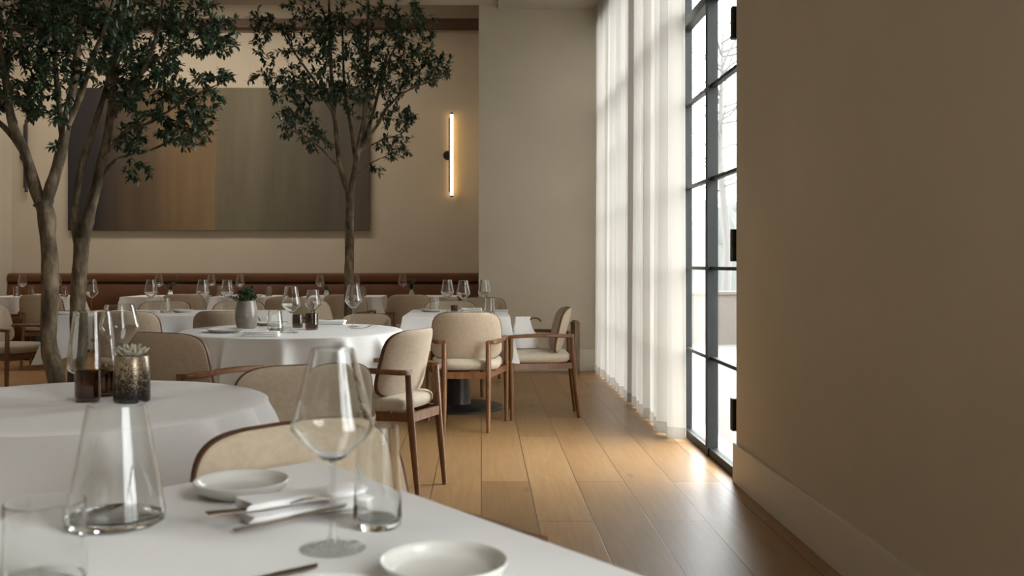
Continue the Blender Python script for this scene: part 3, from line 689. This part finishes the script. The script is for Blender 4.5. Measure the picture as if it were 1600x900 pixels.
# ------------------------------------------------------------------ trees
def tree(label, Y0, limbs, clouds, seed, base_z=0.0):
    rnd = random.Random(seed); LS = .80 if Y0 < 8 else 1.0
    first = limbs[0][0]; b0 = D(first[0], first[1], Y0 + first[2]); base = Vector((b0.x, b0.y, 0))
    root = thing('indoor_tree', label, 'tree', base, 0, 'indoor trees')
    tk, lf = MB(), MB(); brn = tk; nodes = []
    for limb in limbs:
        ctrl = [(D(px, py, Y0 + dy) - base, r) for px, py, dy, r in limb]
        pts, rad = [], []
        for i in range(len(ctrl) - 1):                              # Catmull-Rom between the control points
            P0 = ctrl[max(i - 1, 0)][0]; P1 = ctrl[i][0]; P2 = ctrl[i + 1][0]; P3 = ctrl[min(i + 2, len(ctrl) - 1)][0]
            k_ = max(3, int((P2 - P1).length / .05))
            for j in range(k_):
                t = j / k_; p = .5 * ((2 * P1) + (P2 - P0) * t + (2 * P0 - 5 * P1 + 4 * P2 - P3) * t * t + (3 * P1 - P0 - 3 * P2 + P3) * t ** 3)
                r = (ctrl[i][1] * (1 - t) + ctrl[i + 1][1] * t) * Y0 / (9.35 if Y0 > 8 else 6.8)
                p = p + Vector((noise.noise(p * 5), noise.noise(p * 5 + Vector((7, 0, 0))), 0)) * min(.012, r * .35)
                pts.append(p); rad.append(r * (1 + .16 * noise.noise(p * 9)))
        pts.append(ctrl[-1][0]); rad.append(ctrl[-1][1])
        tk.tube(pts, rad, 14)
        nodes += [(p, r) for p, r in zip(pts, rad) if r < .05 and p.z > 1.35]
    targets = []
    for px, py, rx, ry, dd, cnt in clouds:
        for _ in range(int(cnt * 1.9)):
            while True:
                a, b_, c = rnd.uniform(-1, 1), rnd.uniform(-1, 1), rnd.uniform(-1, 1)
                if a * a + b_ * b_ + c * c < 1: break
            targets.append(D(px + a * rx, py + b_ * ry, Y0 + c * dd) - base)
    # nearest-first growth
    best = [min(((p - t).length, i) for i, (p, r) in enumerate(nodes)) for t in targets]
    todo = set(range(len(targets))); ga_ = 0.0
    while todo:
        k = min(todo, key=lambda i: best[i][0]); todo.discard(k)
        dist, ni = best[k]; p, r = nodes[ni]; t = targets[k]
        if dist < .03 or t.z > 3.75: continue
        d = t - p; c1 = p + d * .4 + Vector((rnd.uniform(-.1, .1), rnd.uniform(-.1, .1), rnd.uniform(-.02, .12))) * dist
        m_ = max(4, int(dist / .03)); pts = [(1 - q) ** 2 * p + 2 * q * (1 - q) * c1 + q * q * t for q in [i / m_ for i in range(m_ + 1)]]
        r0 = min(r * .6, .003 + .010 * dist); r1 = .0016
        brn.tube(pts, [r0 + (r1 - r0) * i / m_ for i in range(m_ + 1)], 5)
        newn = []
        for i in range(1, m_ + 1):
            q = i / m_; nodes.append((pts[i], r0 + (r1 - r0) * q)); newn.append(len(nodes) - 1)
            if dist * (1 - q) > .34: continue
            td = (pts[i] - pts[i - 1]).normalized(); e1_ = td.cross(Vector((.2, .1, 1))).normalized(); e2_ = td.cross(e1_)
            for _ in range(2):
                ga_ += 2.39996 + rnd.uniform(-.4, .4); side = e1_ * math.cos(ga_) + e2_ * math.sin(ga_)
                leaf_geo(lf, pts[i] + td * rnd.uniform(-.015, .015), td * .75 + side * .8, LS * rnd.uniform(.044, .064), LS * rnd.uniform(.022, .029), Vector((rnd.uniform(-.3, .3), rnd.uniform(-.3, .3), 1)))
        for _ in range(1):
            leaf_geo(lf, t, (pts[-1] - pts[-2]).normalized() + Vector((rnd.uniform(-.7, .7), rnd.uniform(-.7, .7), rnd.uniform(-.4, .5))), LS * .06, LS * .025, Vector((rnd.uniform(-.4, .4), rnd.uniform(-.4, .4), 1)))
        for i in todo:
            for j in newn:
                dd_ = (nodes[j][0] - targets[i]).length
                if dd_ < best[i][0]: best[i] = (dd_, j)
    obj('trunk', tk, 'bark', root); obj('foliage', lf, 'leaf', root, smooth=False)
    pr = .17
    obj('planter', MB().lathe([(0, 0), (pr * .85, 0), (pr * .9, .01), (pr, .15), (pr * 1.03, .16), (pr * .96, .16), (pr * .94, .13), (0, .13)], 40), 'planter', root)
    obj('soil', MB().lathe([(pr * .93, .128), (pr * .6, .135), (0, .138)], 32), 'soil', root)
    return root
# left tree
tree('indoor tree at the left edge, its trunk forking wide beside the left chair', 5.4,
     [[(100, 715, 0, .062), (88, 590, 0, .060), (76, 540, 0, .056), (77, 470, 0, .056), (76, 400, 0, .054), (72, 340, 0, .056), (68, 318, 0, .058)],
      [(69, 330, 0, .050), (52, 285, 0, .040), (38, 235, -.03, .034), (20, 195, -.05, .030), (8, 120, -.08, .024), (-10, 20, -.1, .014)],
      [(36, 235, -.03, .026), (12, 205, .05, .020), (-20, 170, .1, .016), (-60, 90, .15, .008)],
      [(69, 330, 0, .050), (84, 275, .02, .040), (100, 215, .04, .035), (112, 150, .05, .030), (120, 90, .06, .026), (124, 20, .08, .020), (122, -90, .1, .010)],
      [(106, 195, .04, .026), (126, 150, .0, .022), (145, 90, -.05, .019), (165, 40, -.08, .014), (190, -40, -.1, .007)],
      [(98, 222, .04, .022), (92, 160, .1, .02), (86, 90, .15, .017), (84, 10, .2, .012), (80, -80, .2, .006)]],
     [(40, 40, 110, 75, .5, 120), (130, 40, 90, 90, .45, 90), (20, 120, 80, 50, .4, 55), (60, -60, 170, 60, .5, 80), (170, 20, 60, 60, .4, 40), (30, 165, 50, 25, .3, 20), (85, 140, 45, 60, .3, 26), (84, 228, 5, 8, .04, 2), (-60, 60, 60, 110, .4, 30)], 21)
tree('indoor tree second from left, its leafy branches reaching across the painting', 6.0,
     [[(124, 690, 0, .058), (118, 600, 0, .056), (122, 540, 0, .054), (121, 470, 0, .052), (126, 410, 0, .052), (128, 372, 0, .054)],
      [(125, 385, 0, .040), (117, 345, 0, .030), (121, 300, .0, .027), (130, 250, .02, .024), (150, 190, .05, .02), (170, 120, .08, .016), (190, 20, .1, .01)],
      [(130, 385, 0, .046), (142, 330, 0, .038), (156, 270, .02, .034), (168, 210, .03, .031), (176, 150, .04, .028), (182, 90, .05, .024), (186, 10, .06, .018), (188, -90, .08, .008)],
      [(172, 185, .03, .024), (196, 150, -.05, .02), (228, 100, -.1, .017), (248, 45, -.12, .013), (262, -40, -.15, .007)],
      [(150, 290, .02, .018), (182, 250, .06, .013), (232, 236, .1, .009), (290, 210, .12, .006)],
      [(160, 250, .02, .014), (196, 205, -.1, .011), (238, 190, -.16, .009), (300, 150, -.2, .006), (352, 128, -.22, .003)],
      [(205, 130, -.06, .016), (250, 90, -.02, .012), (320, 55, .05, .007), (370, 35, .05, .003)]],
     [(235, 60, 75, 75, .5, 90), (300, 40, 65, 55, .4, 55), (240, 150, 75, 50, .45, 75), (310, 160, 40, 50, .3, 34), (290, 205, 45, 26, .3, 30), (205, 215, 30, 30, .25, 20), (345, 60, 32, 40, .25, 20), (240, -50, 150, 50, .5, 60), (215, 270, 22, 16, .15, 7), (190, 110, 50, 60, .4, 36), (345, 122, 25, 14, .15, 8)], 22)
tree('slim indoor tree in the centre with an open crown before the painting edge', 9.35,
     [[(548, 655, 0, .050), (547, 560, 0, .049), (545, 470, 0, .047), (546, 400, 0, .045), (546, 340, 0, .043), (546, 300, 0, .042)],
      [(546, 305, 0, .032), (534, 272, 0, .026), (526, 220, .02, .023), (520, 150, .03, .020), (515, 60, .04, .015), (514, 0, .05, .010)],
      [(547, 305, 0, .034), (555, 262, 0, .028), (560, 235, 0, .026), (570, 170, .03, .021), (574, 80, .04, .017), (576, 0, .05, .008)],
      [(556, 255, 0, .020), (548, 200, .1, .017), (538, 130, .15, .014), (534, 10, .2, .006)],
      [(562, 232, 0, .019), (590, 195, -.06, .015), (608, 165, -.1, .013), (640, 140, -.14, .009), (700, 118, -.18, .004)],
      [(566, 225, 0, .018), (585, 170, .05, .015), (600, 110, .08, .012), (625, 60, .1, .009), (650, 10, .12, .005)],
      [(530, 262, 0, .014), (505, 235, -.05, .010), (475, 212, -.1, .007), (440, 200, -.12, .004)],
      [(522, 180, .02, .014), (490, 125, -.08, .012), (462, 85, -.12, .009), (435, 40, -.15, .005)],
      [(560, 238, 0, .010), (590, 222, .06, .007), (625, 210, .1, .004)], [(551, 280, 0, .008), (575, 258, .05, .006), (600, 245, .08, .004), (638, 230, .1, .002)]],
     [(470, 70, 75, 75, .6, 80), (560, 60, 80, 70, .6, 90), (640, 50, 50, 45, .5, 45), (610, 110, 65, 45, .5, 60), (480, 140, 65, 35, .5, 48), (460, 190, 38, 28, .4, 24), (560, 150, 70, 40, .5, 45), (680, 105, 34, 28, .3, 20), (625, 185, 36, 20, .3, 18), (615, 228, 32, 22, .3, 15), (500, 215, 30, 24, .3, 14), (410, 118, 26, 12, .2, 8), (540, -40, 170, 50, .6, 60), (405, 40, 26, 40, .3, 14), (590, 262, 16, 10, .1, 4)], 23)

# ------------------------------------------------------------------ light
world = bpy.data.worlds.new('overcast'); bpy.context.scene.world = world; world.use_nodes = True
nt = world.node_tree; bg = nt.nodes['Background']
tc = nt.nodes.new('ShaderNodeTexCoord'); sx = nt.nodes.new('ShaderNodeSeparateXYZ'); nt.links.new(tc.outputs['Generated'], sx.inputs[0])
rp = ramp(nt, [(.0, (.55, .55, .55)), (.5, (.84, .86, .88)), (.62, (.97, .975, .985)), (1, (1, 1, 1))])
mr = N(nt, 'ShaderNodeMapRange'); mr.inputs[1].default_value = -1; nt.links.new(sx.outputs['Z'], mr.inputs[0]); nt.links.new(mr.outputs[0], rp.inputs[0]); nt.links.new(rp.outputs[0], bg.inputs[0])
bg.inputs[1].default_value = 13
def portal(y0, y1, z0, z1):
    l = bpy.data.lights.new('window_portal', 'AREA'); l.shape = 'RECTANGLE'; l.size = z1 - z0; l.size_y = y1 - y0; l.cycles.is_portal = True
    o = bpy.data.objects.new('window_portal', l); col.objects.link(o); o.location = (XW + .05, (y0 + y1) / 2, (z0 + z1) / 2); o.rotation_euler = (0, R(90), 0)
portal(5.02, 7.72, 0, 3.7); portal(7.98, 10.12, 0, 3.7); portal(-1.0, .75, 0, 3.45)

def ceiling_fill(x, y, z, sx_, sy_, watts, colour=(1, .90, .80)):
    l = bpy.data.lights.new('ceiling_fill', 'AREA'); l.shape = 'RECTANGLE'; l.size = sx_; l.size_y = sy_; l.energy = watts; l.color = colour
    o = bpy.data.objects.new('ceiling_fill', l); col.objects.link(o); o.location = (x, y, z)
    return o
for x in (-5.2, -3.9, -2.6): ceiling_fill(x, 11.2, 4.72, 1.2, .5, 28)  # unseen lamps added as warm fill to brighten the alcove back wall
ceiling_fill(-1.7, 1.5, 3.88, 1.2, 1.2, 11, (1, .93, .84))  # added fill without a fixture, lifts the right wall and near tabletops

# ------------------------------------------------------------------ camera
cd = bpy.data.cameras.new('camera'); cam = bpy.data.objects.new('camera', cd); col.objects.link(cam)
cam.location = (0, 0, H); cam.rotation_euler = (R(90), 0, 0)
cd.sensor_width = 36; cd.lens = 36 * F / 1600; cd.shift_x = (800 - VX) / 1600; cd.shift_y = -(450 - VY) / 1600
cd.clip_start = .05; cd.clip_end = 500
cd.dof.use_dof = True; cd.dof.focus_distance = 6.2; cd.dof.aperture_fstop = 5.6
sc = bpy.context.scene; sc.camera = cam
sc.view_settings.view_transform = 'Standard'; sc.view_settings.look = 'None'; sc.view_settings.gamma = 1; sc.view_settings.use_curve_mapping = False
sc.view_settings.exposure = 0.28
cy = sc.cycles
cy.use_denoising = True; cy.max_bounces = 14; cy.diffuse_bounces = 7; cy.glossy_bounces = 5; cy.transparent_max_bounces = 40; cy.transmission_bounces = 10
cy.caustics_reflective = False; cy.caustics_refractive = True; cy.sample_clamp_indirect = 8.0
